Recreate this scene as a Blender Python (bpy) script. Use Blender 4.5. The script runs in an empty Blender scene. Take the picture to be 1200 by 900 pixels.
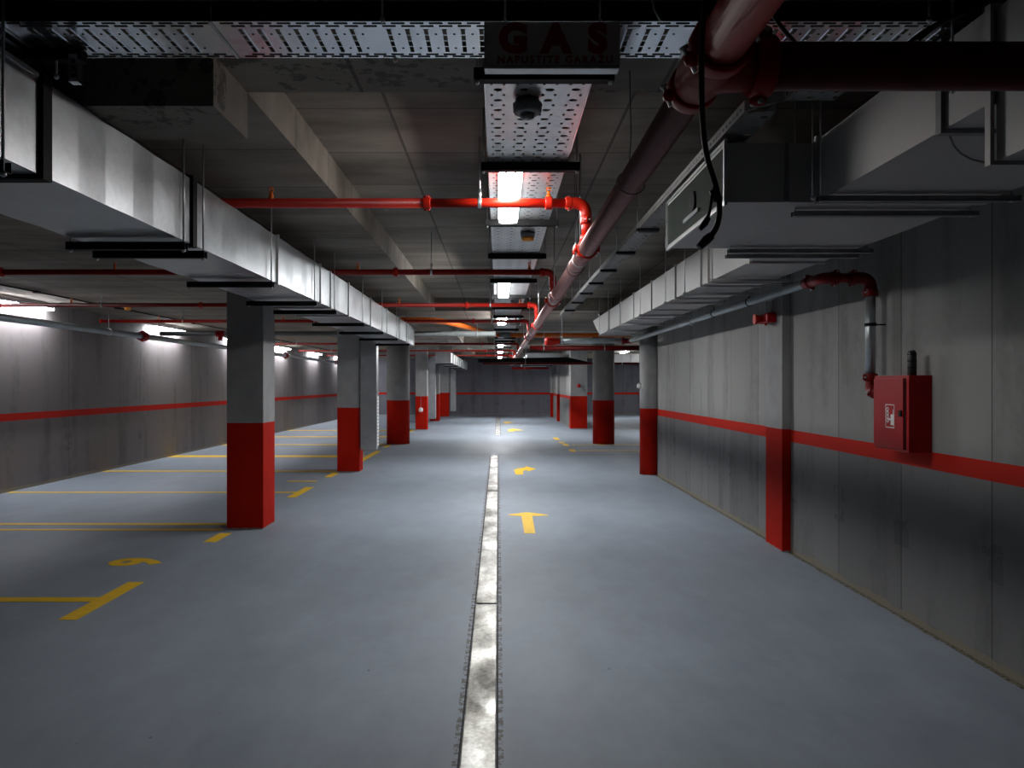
import bpy, bmesh, math, random
from mathutils import Vector, Matrix
random.seed(7)
C = bpy.context.scene.collection
PI = math.pi
H = 1.5                      # camera height; heights below are often written H+z

# ------------------------------------------------------------ camera, world, exposure
cam = bpy.data.cameras.new('camera'); camo = bpy.data.objects.new('camera', cam); C.objects.link(camo)
camo.location = (0, 0, H); camo.rotation_euler = (PI/2, 0, 0)
cam.sensor_width = 36; cam.lens = 27.0; cam.shift_x = 16/1200; cam.clip_start = 0.05; cam.clip_end = 200
bpy.context.scene.camera = camo
sc = bpy.context.scene
sc.view_settings.view_transform = 'Standard'; sc.view_settings.look = 'None'
sc.view_settings.gamma = 1; sc.view_settings.use_curve_mapping = False
sc.view_settings.exposure = 0.0
LAMP = 74.0                  # emission of the aisle tube diffusers
LAMP_WALL = 85.0             # the row by the left wall
w = bpy.data.worlds.new('world'); sc.world = w; w.use_nodes = True
w.node_tree.nodes['Background'].inputs[0].default_value = (0.6, 0.65, 0.75, 1)
w.node_tree.nodes['Background'].inputs[1].default_value = 0.0
sc.cycles.max_bounces = 8; sc.cycles.diffuse_bounces = 5; sc.cycles.glossy_bounces = 4
sc.cycles.transparent_max_bounces = 12
sc.cycles.use_denoising = True
sc.cycles.sample_clamp_indirect = 4.0
sc.cycles.caustics_reflective = False; sc.cycles.caustics_refractive = False

# ------------------------------------------------------------ node helpers
class N:
    def __init__(s, name):
        s.m = bpy.data.materials.new(name); s.m.use_nodes = True
        s.t = s.m.node_tree; s.b = s.t.nodes['Principled BSDF']; s.out = s.t.nodes['Material Output']
        s._co = None
    def n(s, typ, **k):
        x = s.t.nodes.new(typ)
        for a, b in k.items(): setattr(x, a, b)
        return x
    def l(s, a, b): s.t.links.new(a, b)
    def co(s, kind='Object'):
        x = s.n('ShaderNodeTexCoord'); return x.outputs[kind]
    def pos(s):
        return s.n('ShaderNodeNewGeometry').outputs['Position']
    def math(s, op, a, b=None, c=None):
        x = s.n('ShaderNodeMath', operation=op)
        for i, v in enumerate((a, b, c)):
            if v is None: continue
            if isinstance(v, (int, float)): x.inputs[i].default_value = v
            else: s.l(v, x.inputs[i])
        return x.outputs[0]
    def xyz(s, v):
        x = s.n('ShaderNodeSeparateXYZ'); s.l(v, x.inputs[0]); return x.outputs
    def scale(s, v, sc_):
        x = s.n('ShaderNodeMapping'); s.l(v, x.inputs[0]); x.inputs['Scale'].default_value = sc_; return x.outputs[0]
    def noise(s, v, scale, detail=4, rough=.6):
        x = s.n('ShaderNodeTexNoise'); s.l(v, x.inputs['Vector']); x.inputs['Scale'].default_value = scale
        x.inputs['Detail'].default_value = detail; x.inputs['Roughness'].default_value = rough
        return x.outputs['Fac']
    def vor(s, v, scale):
        x = s.n('ShaderNodeTexVoronoi'); s.l(v, x.inputs['Vector']); x.inputs['Scale'].default_value = scale
        return x
    def ramp(s, f, stops):
        x = s.n('ShaderNodeValToRGB'); s.l(f, x.inputs[0])
        e = x.color_ramp.elements
        while len(e) < len(stops): e.new(0.5)
        for el, (p, c) in zip(e, stops):
            el.position = p; el.color = c if len(c) == 4 else (*c, 1)
        return x.outputs[0]
    def mix(s, f, a, b, mode='MIX'):
        x = s.n('ShaderNodeMix', data_type='RGBA', blend_type=mode)
        for i, v in ((0, f), (6, a), (7, b)):
            if isinstance(v, (int, float)): x.inputs[i].default_value = v
            elif isinstance(v, tuple): x.inputs[i].default_value = (*v, 1) if len(v) == 3 else v
            else: s.l(v, x.inputs[i])
        return x.outputs[2]
    def bump(s, h, strength=.3, dist=.01):
        x = s.n('ShaderNodeBump'); x.inputs['Strength'].default_value = strength; x.inputs['Distance'].default_value = dist
        s.l(h, x.inputs['Height']); s.l(x.outputs[0], s.b.inputs['Normal'])
    def set(s, **k):
        for a, v in k.items():
            i = s.b.inputs[a.replace('_', ' ')]
            if isinstance(v, (int, float)): i.default_value = v
            elif isinstance(v, tuple): i.default_value = (*v, 1) if len(v) == 3 else v
            else: s.l(v, i)
        return s

def band(q, v, lo, hi):      # 1 where lo<v<hi
    return q.math('MULTIPLY', q.math('GREATER_THAN', v, lo), q.math('LESS_THAN', v, hi))

def line(q, v, period, off, half):   # 1 within half of multiples of period
    f = q.math('FRACT', q.math('ADD', q.math('DIVIDE', q.math('SUBTRACT', v, off), period), 0.5))
    d = q.math('ABSOLUTE', q.math('SUBTRACT', f, 0.5))
    return q.math('LESS_THAN', d, half/period)

RED = (0.55, 0.016, 0.005)
def wall_mat(name, up, low, axis, period, off, stripe=True):
    q = N(name); P = q.pos(); x = q.xyz(P); a = x[axis]; z = x[2]
    str_ = q.noise(q.scale(P, (2.2, 2.2, .35)), 1.3, 5, .55)
    fine = q.noise(P, 9, 6, .7)
    f = q.math('ADD', q.math('MULTIPLY', str_, .7), q.math('MULTIPLY', fine, .3))
    tone = q.ramp(f, [(.3, (.62, .62, .62)), (.5, (1, 1, 1)), (.68, (1.0, 1.0, 1.0))])
    base = q.mix(q.math('GREATER_THAN', z, 1.03), tuple(low), tuple(up))
    col = q.mix(1.0, base, tone, 'MULTIPLY')
    panel = q.n('ShaderNodeTexWhiteNoise', noise_dimensions='1D')
    q.l(q.math('FLOOR', q.math('ADD', q.math('DIVIDE', q.math('SUBTRACT', a, off), period), 0.0)), panel.inputs['W'])
    pv = q.ramp(panel.outputs[0], [(0, (.82, .82, .82)), (1, (1, 1, 1))])
    col = q.mix(1.0, col, pv, 'MULTIPLY')
    j = line(q, a, period, off, .006)
    col = q.mix(q.math('MULTIPLY', j, .6), col, (.03, .03, .03))
    # damp blotches round tie holes half way down each joint
    blot = q.math('MULTIPLY', line(q, a, period, off, .09), band(q, z, .45, .72))
    blot = q.math('MULTIPLY', blot, q.math('GREATER_THAN', q.noise(P, 5, 3), .5))
    col = q.mix(q.math('MULTIPLY', blot, .28), col, (.05, .05, .05))
    if stripe:
        col = q.mix(band(q, z, .985, 1.09), col, RED)
    foot = q.math('LESS_THAN', z, q.math('MULTIPLY', q.noise(P, 4, 4), .09))
    col = q.mix(q.math('MULTIPLY', foot, .8), col, (.26, .23, .17))
    q.set(Base_Color=col, Roughness=.7, Specular_IOR_Level=.15)
    q.bump(q.math('SUBTRACT', fine, q.math('MULTIPLY', j, 1.0)), .25, .004)
    return q.m

def column_mat():
    q = N('column paint'); P = q.pos(); z = q.xyz(P)[2]
    f = q.noise(P, 5, 6, .6)
    g = q.ramp(f, [(.3, (.28, .28, .28)), (.7, (.35, .35, .345))])
    r = q.ramp(f, [(.3, (.38, .009, .003)), (.7, (.46, .013, .004))])
    col = q.mix(q.math('LESS_THAN', z, 1.097), g, r)
    col = q.mix(q.math('LESS_THAN', z, q.math('MULTIPLY', q.noise(P, 12, 3), .022)), col, (.3, .29, .27))
    q.set(Base_Color=col, Roughness=.7, Specular_IOR_Level=.08); q.bump(f, .12, .004)
    return q.m

def floor_mat():
    q = N('epoxy floor'); P = q.pos(); x = q.xyz(P)
    big = q.noise(q.scale(P, (1, .45, 1)), .8, 6, .6); mid = q.noise(q.scale(P, (1.0, .5, 1)), 3.5, 8, .72)
    f = q.math('ADD', q.math('MULTIPLY', big, .5), q.math('MULTIPLY', mid, .5))
    col = q.ramp(f, [(.36, (.200, .236, .284)), (.48, (.250, .290, .342)), (.52, (.262, .304, .358)), (.64, (.305, .352, .412))])
    j = line(q, x[1], 60, 16.32, .02)
    j2 = line(q, x[1], 5.47, 10.72, .004)
    col = q.mix(q.math('MULTIPLY', j, .75), col, (.03, .035, .04))
    col = q.mix(q.math('MULTIPLY', j2, .0), col, (.06, .06, .06))
    # specks of grit
    v = q.vor(P, 2.3)
    sp = q.math('LESS_THAN', v.outputs['Distance'], .018)
    col = q.mix(q.math('MULTIPLY', sp, .75), col, (.04, .04, .045))
    v2 = q.vor(P, 9)
    sp2 = q.math('MULTIPLY', q.math('LESS_THAN', v2.outputs['Distance'], .045), q.math('GREATER_THAN', q.noise(P, 1.1, 2), .56))
    col = q.mix(q.math('MULTIPLY', sp2, .55), col, (.06, .065, .07))
    # sand along the foot of the right wall
    n = q.noise(P, 3.3, 6, .75)
    edge = q.math('GREATER_THAN', x[0], q.math('SUBTRACT', 2.615, q.math('MULTIPLY', n, .085)))
    near = q.math('MULTIPLY', edge, q.math('LESS_THAN', x[1], 12.6)); near = q.math('MULTIPLY', near, q.math('LESS_THAN', x[0], 2.8))
    sand = q.ramp(q.noise(P, 40, 4), [(.4, (.06, .055, .045)), (.5, (.17, .155, .115)), (.7, (.26, .24, .18))])
    col = q.mix(near, col, sand)
    # grime in the cut edges of the drain
    ge = q.math('MULTIPLY', band(q, x[0], -.185, .022), q.math('LESS_THAN', x[1], 16.2))
    ge2 = q.math('MULTIPLY', ge, q.math('GREATER_THAN', q.noise(P, 18, 4, .8), .5))
    col = q.mix(q.math('MULTIPLY', ge2, .8), col, (.07, .055, .035))
    q.set(Base_Color=col, Roughness=q.ramp(mid, [(.3, (.52, .52, .52)), (.7, (.68, .68, .68))]), Specular_IOR_Level=.32)
    q.bump(mid, .10, .004)
    return q.m

def ceiling_mat():
    q = N('board-marked ceiling concrete'); P = q.pos(); x = q.xyz(P)
    f = q.noise(q.scale(P, (.5, 1.4, 1)), 1.6, 6, .6); g = q.noise(P, 12, 6, .75)
    col = q.ramp(f, [(.32, (.15, .125, .095)), (.5, (.27, .235, .19)), (.68, (.37, .325, .265))])
    panel = q.n('ShaderNodeTexWhiteNoise', noise_dimensions='2D')
    cmb = q.n('ShaderNodeCombineXYZ')
    q.l(q.math('FLOOR', q.math('DIVIDE', q.math('SUBTRACT', x[0], -.56), 1.22)), cmb.inputs[0])
    q.l(q.math('FLOOR', q.math('DIVIDE', q.math('SUBTRACT', x[1], 3.93), .75)), cmb.inputs[1])
    q.l(cmb.outputs[0], panel.inputs['Vector'])
    col = q.mix(1.0, col, q.ramp(panel.outputs[0], [(0, (.70, .70, .72)), (1, (1, 1, 1))]), 'MULTIPLY')
    jx = line(q, x[0], 1.22, -.56, .008); jy = line(q, x[1], .75, 3.93, .007)
    j = q.math('MAXIMUM', jx, jy)
    col = q.mix(q.math('MULTIPLY', j, .7), col, (.035, .03, .025))
    pock = q.math('MULTIPLY', q.math('GREATER_THAN', g, .53), q.math('GREATER_THAN', q.noise(P, 2.6, 4), .50))
    low = q.math('LESS_THAN', x[2], 2.72); frontb = q.math('LESS_THAN', x[1], 3.4)
    pock = q.math('MULTIPLY', pock, q.math('MULTIPLY', low, frontb))
    col = q.mix(q.math('MULTIPLY', pock, .7), col, (.05, .043, .033))
    rust = q.math('LESS_THAN', q.vor(q.scale(P, (1, 2, 1)), .8).outputs['Distance'], .05)
    col = q.mix(q.math('MULTIPLY', rust, .35), col, (.16, .08, .03))
    q.set(Base_Color=col, Roughness=.8); q.bump(g, .25, .004)
    return q.m

def galv(name, c0, c1, metal, rough, scale=28, stretch=(1, 1, 1)):
    q = N(name); P = q.scale(q.pos(), stretch)
    v = q.vor(P, scale); n = q.noise(P, 3, 5, .6)
    f = q.math('ADD', q.math('MULTIPLY', q.xyz(v.outputs['Color'])[0], .15), q.math('MULTIPLY', n, .85))
    q.set(Base_Color=q.ramp(f, [(.25, c0), (.75, c1)]), Metallic=metal,
          Roughness=q.ramp(f, [(.2, (rough-.08,)*3), (.8, (rough+.1,)*3)]))
    q.bump(n, .12, .01)
    return q.m

def paint(name, c, rough=.45, metal=0.0, var=.15, coat=0, spec=.5):
    q = N(name); P = q.pos(); n = q.noise(P, 14, 5, .6)
    a = tuple(v*(1-var) for v in c); b = tuple(min(1, v*(1+var)) for v in c)
    q.set(Base_Color=q.ramp(n, [(.3, a), (.7, b)]), Metallic=metal, Roughness=rough, Coat_Weight=coat, Specular_IOR_Level=spec)
    return q.m

def tray_mat(c0=(.62, .64, .66), c1=(.76, .78, .80), metal=.85, rough=.30):
    """perforated sheet: round-ended holes 0.1 m across by 0.11 m along, small holes between (object space)"""
    q = N('perforated tray sheet'); x = q.xyz(q.pos())
    def holes(px, py, ox, oy, rx, ry):
        fx = q.math('MULTIPLY', q.math('SUBTRACT', q.math('FRACT', q.math('ADD', q.math('DIVIDE', q.math('SUBTRACT', x[0], ox), px), .5)), .5), px/rx)
        fy = q.math('MULTIPLY', q.math('SUBTRACT', q.math('FRACT', q.math('ADD', q.math('DIVIDE', q.math('SUBTRACT', x[1], oy), py), .5)), .5), py/ry)
        r = q.math('ADD', q.math('MULTIPLY', fx, fx), q.math('MULTIPLY', fy, fy))
        return q.math('LESS_THAN', r, 1)
    a = holes(.1, .11, -.002, 2.95, .017, .015)
    b = holes(.1, .11, .022, 3.005, .006, .014)
    c = holes(.1, .11, -.026, 3.005, .006, .014)
    m = q.math('MAXIMUM', a, q.math('MAXIMUM', b, c))
    n = q.noise(q.pos(), 6, 5, .6)
    q.set(Base_Color=q.ramp(n, [(.3, c0), (.7, c1)]), Metallic=metal, Roughness=rough)
    tr = q.n('ShaderNodeBsdfTransparent'); mx = q.n('ShaderNodeMixShader')
    q.l(m, mx.inputs[0]); q.l(q.b.outputs[0], mx.inputs[1]); q.l(tr.outputs[0], mx.inputs[2]); q.l(mx.outputs[0], q.out.inputs[0])
    return q.m

def drain_mat():
    q = N('worn drain cover steel'); P = q.pos(); a = q.noise(q.scale(P, (2, 1, 1)), 2.2, 5, .65); b = q.noise(P, 45, 4, .7)
    f = q.math('ADD', q.math('MULTIPLY', a, .7), q.math('MULTIPLY', b, .3))
    q.set(Base_Color=q.ramp(f, [(.35, (.09, .085, .07)), (.5, (.26, .25, .22)), (.66, (.50, .50, .47))]), Metallic=.7,
          Roughness=q.ramp(a, [(.35, (.55, .55, .55)), (.62, (.30, .30, .30))]))
    q.bump(b, .15, .002); return q.m

def emit(name, c, s):
    q = N(name); n = q.noise(q.pos(), 3, 1)
    q.set(Base_Color=(.8, .8, .8), Emission_Color=c, Emission_Strength=s, Roughness=.4)
    return q.m

M = dict(
    wr=wall_mat('right wall concrete', (.31, .305, .295), (.24, .24, .24), 1, .915, 4.06),
    wl=wall_mat('left wall concrete', (.28, .25, .25), (.225, .198, .192), 1, 2.44, 14.6),
    wb=wall_mat('far wall concrete', (.20, .20, .23), (.20, .20, .23), 0, 1.22, 0),
    dark=wall_mat('plain wall concrete', (.25, .25, .25), (.2, .2, .2), 1, 1.22, 0, False),
    col=column_mat(), floor=floor_mat(), ceil=ceiling_mat(),
    galv=galv('galvanised duct sheet', (.44, .47, .49), (.62, .66, .68), .85, .34, 40),
    galvw=galv('pale galvanised duct sheet', (.42, .42, .41), (.50, .50, .49), .20, .5, 40),
    zinc=galv('zinc', (.45, .47, .48), (.65, .67, .68), .8, .35, 60),
    pipeg=galv('galvanised pipe', (.35, .40, .42), (.5, .55, .57), .7, .35, 50),
    drain=drain_mat(), tray=tray_mat(), trayd=tray_mat((.20, .20, .195), (.27, .27, .26), .2, .5), slotd=galv('dull tray steel', (.22, .22, .215), (.30, .30, .29), .3, .5, 30),
    slot=galv('slotted tray steel', (.78, .82, .88), (.90, .93, .97), .95, .18, 30),
    black=paint('blackened channel steel', (.010, .0105, .011), .6, 0, .15, 0, .12),
    void=paint('dark slot', (.008, .008, .008), .9),
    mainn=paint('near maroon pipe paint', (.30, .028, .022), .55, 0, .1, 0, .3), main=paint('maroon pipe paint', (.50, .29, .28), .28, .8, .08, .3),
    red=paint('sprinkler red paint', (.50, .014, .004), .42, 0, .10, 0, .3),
    redd=paint('hydrant red enamel', (.34, .002, .005), .42, 0, .08, 0, .18), redm=paint('mid red fitting', (.17, .004, .005), .45, 0, .1, 0, .25), redk=paint('dark red pipe paint', (.10, .002, .002), .5, 0, .1, 0, .2),  # redm is a red between the enamel and the dark pipe paint
    reds=paint('darker sprinkler red paint', (.27, .008, .003), .45, 0, .12, 0, .3), dull=paint('dull grey pipe', (.20, .22, .22), .5), orange=paint('orange pipe plastic', (.80, .16, .01), .4),  # reds is a darker red for the long sprinkler branch lengths
    yellow=paint('yellow line paint', (.86, .52, .006), .6, 0, .1),
    rubber=paint('black cable rubber', (.010, .010, .011), .5),
    grey=paint('grey plastic', (.22, .23, .24), .5),
    white=paint('white plastic', (.75, .75, .74), .5),
    amber=paint('amber lens', (.75, .30, .02), .3),
    steel=paint('bright bolt steel', (.6, .6, .6), .3, .9),
    sign=paint('grey sign face', (.55, .52, .52), .4, 0, .05),
    signred=paint('dark red lettering', (.30, .010, .012), .45, 0, .05),
    lamp=emit('lamp diffuser', (1, .985, .97), LAMP), lampg=emit('brightest lamp diffuser', (.98, .99, 1), LAMP*2.8), lampf=emit('brighter lamp diffuser', (.98, .99, 1), LAMP*1.9), lampw=emit('wall row lamp diffuser', (.93, .95, 1), LAMP_WALL),
    brass=paint('brass', (.6, .3, .1), .3, .8),
)

# ------------------------------------------------------------ geometry helpers
def nb(): return bmesh.new()
def box(bm, x0, x1, y0, y1, z0, z1):
    r = bmesh.ops.create_cube(bm, size=1.0)
    bmesh.ops.scale(bm, vec=(x1-x0, y1-y0, z1-z0), verts=r['verts'])
    bmesh.ops.translate(bm, vec=((x0+x1)/2, (y0+y1)/2, (z0+z1)/2), verts=r['verts'])
    return r['verts']
def bbox(bm, x0, x1, y0, y1, z0, z1, bev=.004, seg=2):
    v = box(bm, x0, x1, y0, y1, z0, z1)
    e = {ed for q in v for ed in q.link_edges}
    bmesh.ops.bevel(bm, geom=list(e), offset=bev, segments=seg, affect='EDGES', profile=.6)
def frame_of(d):
    d = d.normalized(); a = Vector((0, 0, 1)) if abs(d.z) < .9 else Vector((1, 0, 0))
    u = d.cross(a).normalized(); return u, d.cross(u).normalized()
def tube(bm, path, r, n=16, cap=True):
    path = [Vector(p) for p in path]; rings = []
    rs = r if isinstance(r, (list, tuple)) else [r]*len(path)
    u = None
    for i, p in enumerate(path):
        if i == 0: d = path[1]-p
        elif i == len(path)-1: d = p-path[-2]
        else: d = (path[i+1]-p).normalized()+(p-path[i-1]).normalized()
        d = d.normalized()
        if u is None: u, v = frame_of(d)
        else:
            u = (u-d*u.dot(d)).normalized(); v = d.cross(u).normalized()
        rings.append([bm.verts.new(p+(u*math.cos(2*PI*k/n)+v*math.sin(2*PI*k/n))*rs[i]) for k in range(n)])
    for a, b in zip(rings, rings[1:]):
        for k in range(n):
            f = bm.faces.new((a[k], a[(k+1) % n], b[(k+1) % n], b[k])); f.smooth = True
    if cap:
        for ring in (rings[0], rings[-1]):
            bm.faces.new(ring)
def bend(a, b, c, r, n=6):   # path from a through corner b to c with rounded corner
    a, b, c = Vector(a), Vector(b), Vector(c)
    d1 = (a-b).normalized(); d2 = (c-b).normalized(); p, s = b+d1*r, b+d2*r
    out = [a]
    for i in range(n+1):
        t = i/n; out.append(p*(1-t)**2+b*2*t*(1-t)+s*t*t)
    return out+[c]
def ringm(bm, c, axis, r0, r1, h, n=20):   # ring/sleeve centred at c along axis
    ax = Vector(axis).normalized(); c = Vector(c)
    u, v = frame_of(ax)
    prof = [(r0, -h/2), (r1*.97, -h/2), (r1, -h/2+h*.15), (r1, h/2-h*.15), (r1*.97, h/2), (r0, h/2)]
    rings = [[bm.verts.new(c+ax*z+(u*math.cos(2*PI*k/n)+v*math.sin(2*PI*k/n))*r) for k in range(n)] for r, z in prof]
    for a, b in zip(rings, rings[1:]+rings[:1]):
        for k in range(n):
            f = bm.faces.new((a[k], a[(k+1) % n], b[(k+1) % n], b[k])); f.smooth = True
def prism(bm, pts, z0, z1):
    a = [bm.verts.new((x, y, z0)) for x, y in pts]; b = [bm.verts.new((x, y, z1)) for x, y in pts]
    bm.faces.new(a[::-1]); bm.faces.new(b)
    for i in range(len(a)):
        j = (i+1) % len(a); bm.faces.new((a[i], a[j], b[j], b[i]))
def ball(bm, c, r, sx=1, sy=1, sz=1, seg=14):
    v = bmesh.ops.create_uvsphere(bm, u_segments=seg, v_segments=seg//2+2, radius=r)['verts']
    bmesh.ops.scale(bm, vec=(sx, sy, sz), verts=v); bmesh.ops.translate(bm, vec=c, verts=v)
    for q in v:
        for f in q.link_faces: f.smooth = True
def wpos(o):
    p = Vector(o.location)
    while o.parent: o = o.parent; p += Vector(o.location)
    return p
def obj(name, bm, mat, parent=None, label=None):
    """world-space bmesh -> one mesh object; a child keeps the same place relative to its thing"""
    if parent is not None:
        bmesh.ops.translate(bm, vec=-wpos(parent), verts=bm.verts)
    bmesh.ops.recalc_face_normals(bm, faces=bm.faces)
    me = bpy.data.meshes.new(name); bm.to_mesh(me); bm.free()
    o = bpy.data.objects.new(name, me); C.objects.link(o)
    me.materials.append(M[mat] if isinstance(mat, str) else mat)
    if parent is not None: o.parent = parent
    if label: o['label'] = label
    return o
def thing(name, label, cat, loc, group=None):
    o = bpy.data.objects.new(name, None); C.objects.link(o); o.location = loc
    o.empty_display_size = .1
    o['label'] = label; o['category'] = cat
    if group: o['group'] = group
    return o
def tag(o, label, cat, group=None):
    o['label'] = label; o['category'] = cat
    if group: o['group'] = group
    return o
def struct(name, bm, mat, label):
    o = obj(name, bm, mat); o['kind'] = 'structure'; o['label'] = label; o['category'] = name.split('_')[0]; return o
def at_origin(o):            # move a single-mesh thing's origin to its base centre
    me = o.data; lo = [min(v.co[i] for v in me.vertices) for i in range(3)]; hi = [max(v.co[i] for v in me.vertices) for i in range(3)]
    c = Vector(((lo[0]+hi[0])/2, (lo[1]+hi[1])/2, lo[2]))
    me.transform(Matrix.Translation(-c)); o.location = c; return o

# ------------------------------------------------------------ the room
YB = 37.5; XL = -6.8; XR = 2.61; YF = -5.0; XRR = 9.0
ZS = H+1.2; ZT = H+1.41
bm = nb(); box(bm, XL-.3, XRR+.3, YF-.3, YB+.3, -.3, 0)
struct('floor', bm, 'floor', 'blue-grey coated garage floor')
bm = nb()   # ceiling: low soffit with recessed bays
def soffit(x0, x1, y0, y1): box(bm, x0, x1, y0, y1, ZS, ZT+.25)
RX0 = -1.035
bays = [(3.16, 12.6), (14.6, 23.6), (25.6, 35.0)]
soffit(XL-.3, RX0, YF-.3, YB+.3)
ys = [YF-.3]+[v for b in bays for v in b]+[YB+.3]
for i in range(0, len(ys), 2): soffit(RX0, XRR+.3, ys[i], ys[i+1])
for a, b in bays: box(bm, RX0, XRR+.3, a, b, ZT, ZT+.25)
struct('ceiling', bm, 'ceil', 'board-marked concrete ceiling with recessed bays')
bm = nb(); box(bm, XL-.3, XL, YF, YB, 0, ZS)
struct('wall_left', bm, 'wl', 'long left concrete wall with red stripe')
bm = nb(); box(bm, XR, XR+.25, YF, 12.62, 0, ZT)
struct('wall_right', bm, 'wr', 'right concrete wall with red stripe')
bm = nb(); box(bm, XL, XRR, YB, YB+.3, 0, ZS)
struct('wall_back', bm, 'wb', 'far end wall with thin red stripe')
bm = nb(); box(bm, XL, XRR, YF-.3, YF, 0, ZS)
struct('wall_front', bm, 'dark', 'wall behind the viewer')
bm = nb(); box(bm, XRR, XRR+.3, YF, YB, 0, ZS)
struct('wall_far_right', bm, 'dark', 'outer wall of the right bay')
bm = nb(); box(bm, 2.47, 2.72, 26.2, 34.6, 0, ZS)
struct('wall_partition', bm, 'wr', 'short far partition wall with red stripe on the right')
bm = nb(); box(bm, -2.85, RX0, 2.79, 3.17, H+1.01, ZS)
o = struct('trim_1', bm, 'ceil', 'rough concrete beam stub above the left duct')
bm = nb(); bbox(bm, 2.53, XR, 6.85, 7.27, 0, ZT, .006)
struct('trim_2', bm, 'col', 'shallow pilaster on the right wall, red below')

def ceil_at(x, y):
    if x < RX0: return ZS
    for a, b in bays:
        if a < y < b: return ZT
    return ZS
# ------------------------------------------------------------ columns
def sq_column(x0, x1, y0, y1, label):
    bm = nb(); bbox(bm, x0, x1, y0, y1, 0, ZS, .008)
    return at_origin(tag(obj('concrete_column', bm, 'col'), label, 'column'))
def rd_column(x, y, r, label, top=ZS):
    bm = nb(); tube(bm, [(x, y, 0), (x, y, top)], r, 40)
    return at_origin(tag(obj('concrete_column', bm, 'col'), label, 'column'))
sq_column(-2.81, -2.43, 7.94, 8.35, 'nearest square grey column with red base, left of the aisle')
sq_column(-2.75, -2.37, 13.1, 13.45, 'second square column on the left, beside the low metal drop duct')
rd_column(-2.51, 19.25, .285, 'round column with red base on the left of the aisle')
sq_column(-2.72, -2.34, 25.2, 25.6, 'square column with a white hanging sensor in front, left side')
sq_column(-2.76, -2.38, 30.9, 31.3, 'dark square column behind the second drop duct, far left')
sq_column(-2.86, -2.27, 35.2, 35.6, 'farthest wide dark column on the left, nearest the end wall')
rd_column(2.52, 12.76, .17, 'slim rounded column ending the right wall')
rd_column(2.64, 19.28, .27, 'round column with red base, free standing on the right')
sq_column(2.42, 2.98, 25.75, 26.2, 'square column at the near end of the far partition wall')
sq_column(2.36, 2.47, 30.8, 31.1, 'narrow dark pilaster column half way along the far partition')
sq_column(2.36, 2.6, 34.62, 35.0, 'farthest column on the right, at the partition end')

# ------------------------------------------------------------ lamps
def fixture(x0, x1, y0, y1, zb, label, mat, group):
    t = thing('tube_light', label, 'light', ((x0+x1)/2, (y0+y1)/2, zb), group)
    bm = nb(); bbox(bm, x0-.008, x1+.008, y0, y1, zb+.022, zb+.045, .006); obj('housing', bm, 'grey', t)
    bm = nb(); bbox(bm, x0, x1, y0+.01, y1-.01, zb, zb+.024, .010); obj('diffuser', bm, mat, t)
    for k in (.3, .7):
        bm = nb(); bbox(bm, x0+(x1-x0)*k-.006, x0+(x1-x0)*k+.006, y0-.002, y0+.018, zb+.008, zb+.03, .002); obj('clip', bm, 'steel', t)
    return t
G1 = 'tube lights under the central cable tray'
LZ = H+1.085
fixture(.005, .125, 3.98, 5.20, LZ, 'nearest lit tube light, under the central tray beside the orange pipe', 'lamp', G1)
fixture(.000, .125, 8.34, 9.68, LZ, 'second lit tube light under the central tray', 'lampf', G1)
fixture(-.01, .135, 12.75, 14.10, LZ, 'third lit tube light under the central tray, before the orange pipe', 'lampf', G1)
fixture(-.01, .135, 16.95, 18.25, LZ, 'unlit tube light under the central tray beyond the orange pipe', 'white', G1)
fixture(-.01, .135, 21.4, 22.8, LZ, 'fourth lit tube light, far down the central tray', 'lampg', G1)
fixture(-.01, .135, 25.7, 27.1, LZ, 'fifth lit tube light, far down the central tray', 'lampg', G1)
fixture(-.01, .135, 31.0, 32.4, LZ, 'last lit tube light before the end wall', 'lampf', G1)
GL = 'tube lights along the left wall'
for y, lb in ((10.0, 'tube light at the left edge glaring on the wall'), (14.8, 'second tube light by the left wall, behind the nearest column'),
              (19.0, 'tube light by the left wall hidden past the nearest column'), (23.1, 'left wall tube light seen just right of the nearest column'),
              (27.4, 'left wall tube light before the second column'), (31.8, 'left wall tube light behind the second column'),
              (35.7, 'farthest left wall tube light, by the end wall')):
    f_ = fixture(-6.76, -6.64, y, y+1.5, H+1.10, lb, 'lampw', GL)
    for yy in (y+.3, y+1.2):
        bm = nb(); tube(bm, [(-6.70, yy, H+1.14), (-6.70, yy, ZS)], .006, 8); obj('hanger_rod', bm, 'zinc', f_)
GR = 'tube lights in the right-hand bay'
for x, y, lb in ((5.4, 22.0, 'tube light in the right bay behind the round column'), (5.4, 32.6, 'distant tube light in the right bay near the end wall')):
    fixture(x, x+.14, y, y+1.4, ceil_at(x, y)-.045, lb, 'lampf', GR)

# ------------------------------------------------------------ ducts
def duct_side_beads(bm, x, y0, y1, z0, z1, sgn, step, amp):
    pass
def duct(name_part, parent, x0, x1, y0, y1, z0, z1, mat, step=.22, amp=.0045, beads=True):
    """one rectangular duct length, sheet faces pressed into shallow folds across the run"""
    bm = nb(); n = max(2, int(round((y1-y0)/step))); prev = None
    r = random.Random(int(y0*1000)+3)
    for i in range(n+1):
        y = y0+(y1-y0)*i/n
        a = amp*(1 if i % 2 else -1)*r.uniform(.4, 1.0) if 0 < i < n and beads else 0
        ring = [bm.verts.new(p) for p in ((x0-a, y, z0-a*.25), (x1+a, y, z0-a*.25), (x1+a, y, z1), (x0-a, y, z1))]
        if prev:
            for k in range(4): bm.faces.new((prev[k], prev[(k+1) % 4], ring[(k+1) % 4], ring[k]))
        else: bm.faces.new(ring[::-1])
        prev = ring
    bm.faces.new(prev)
    return obj(name_part, bm, mat, parent)
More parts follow.
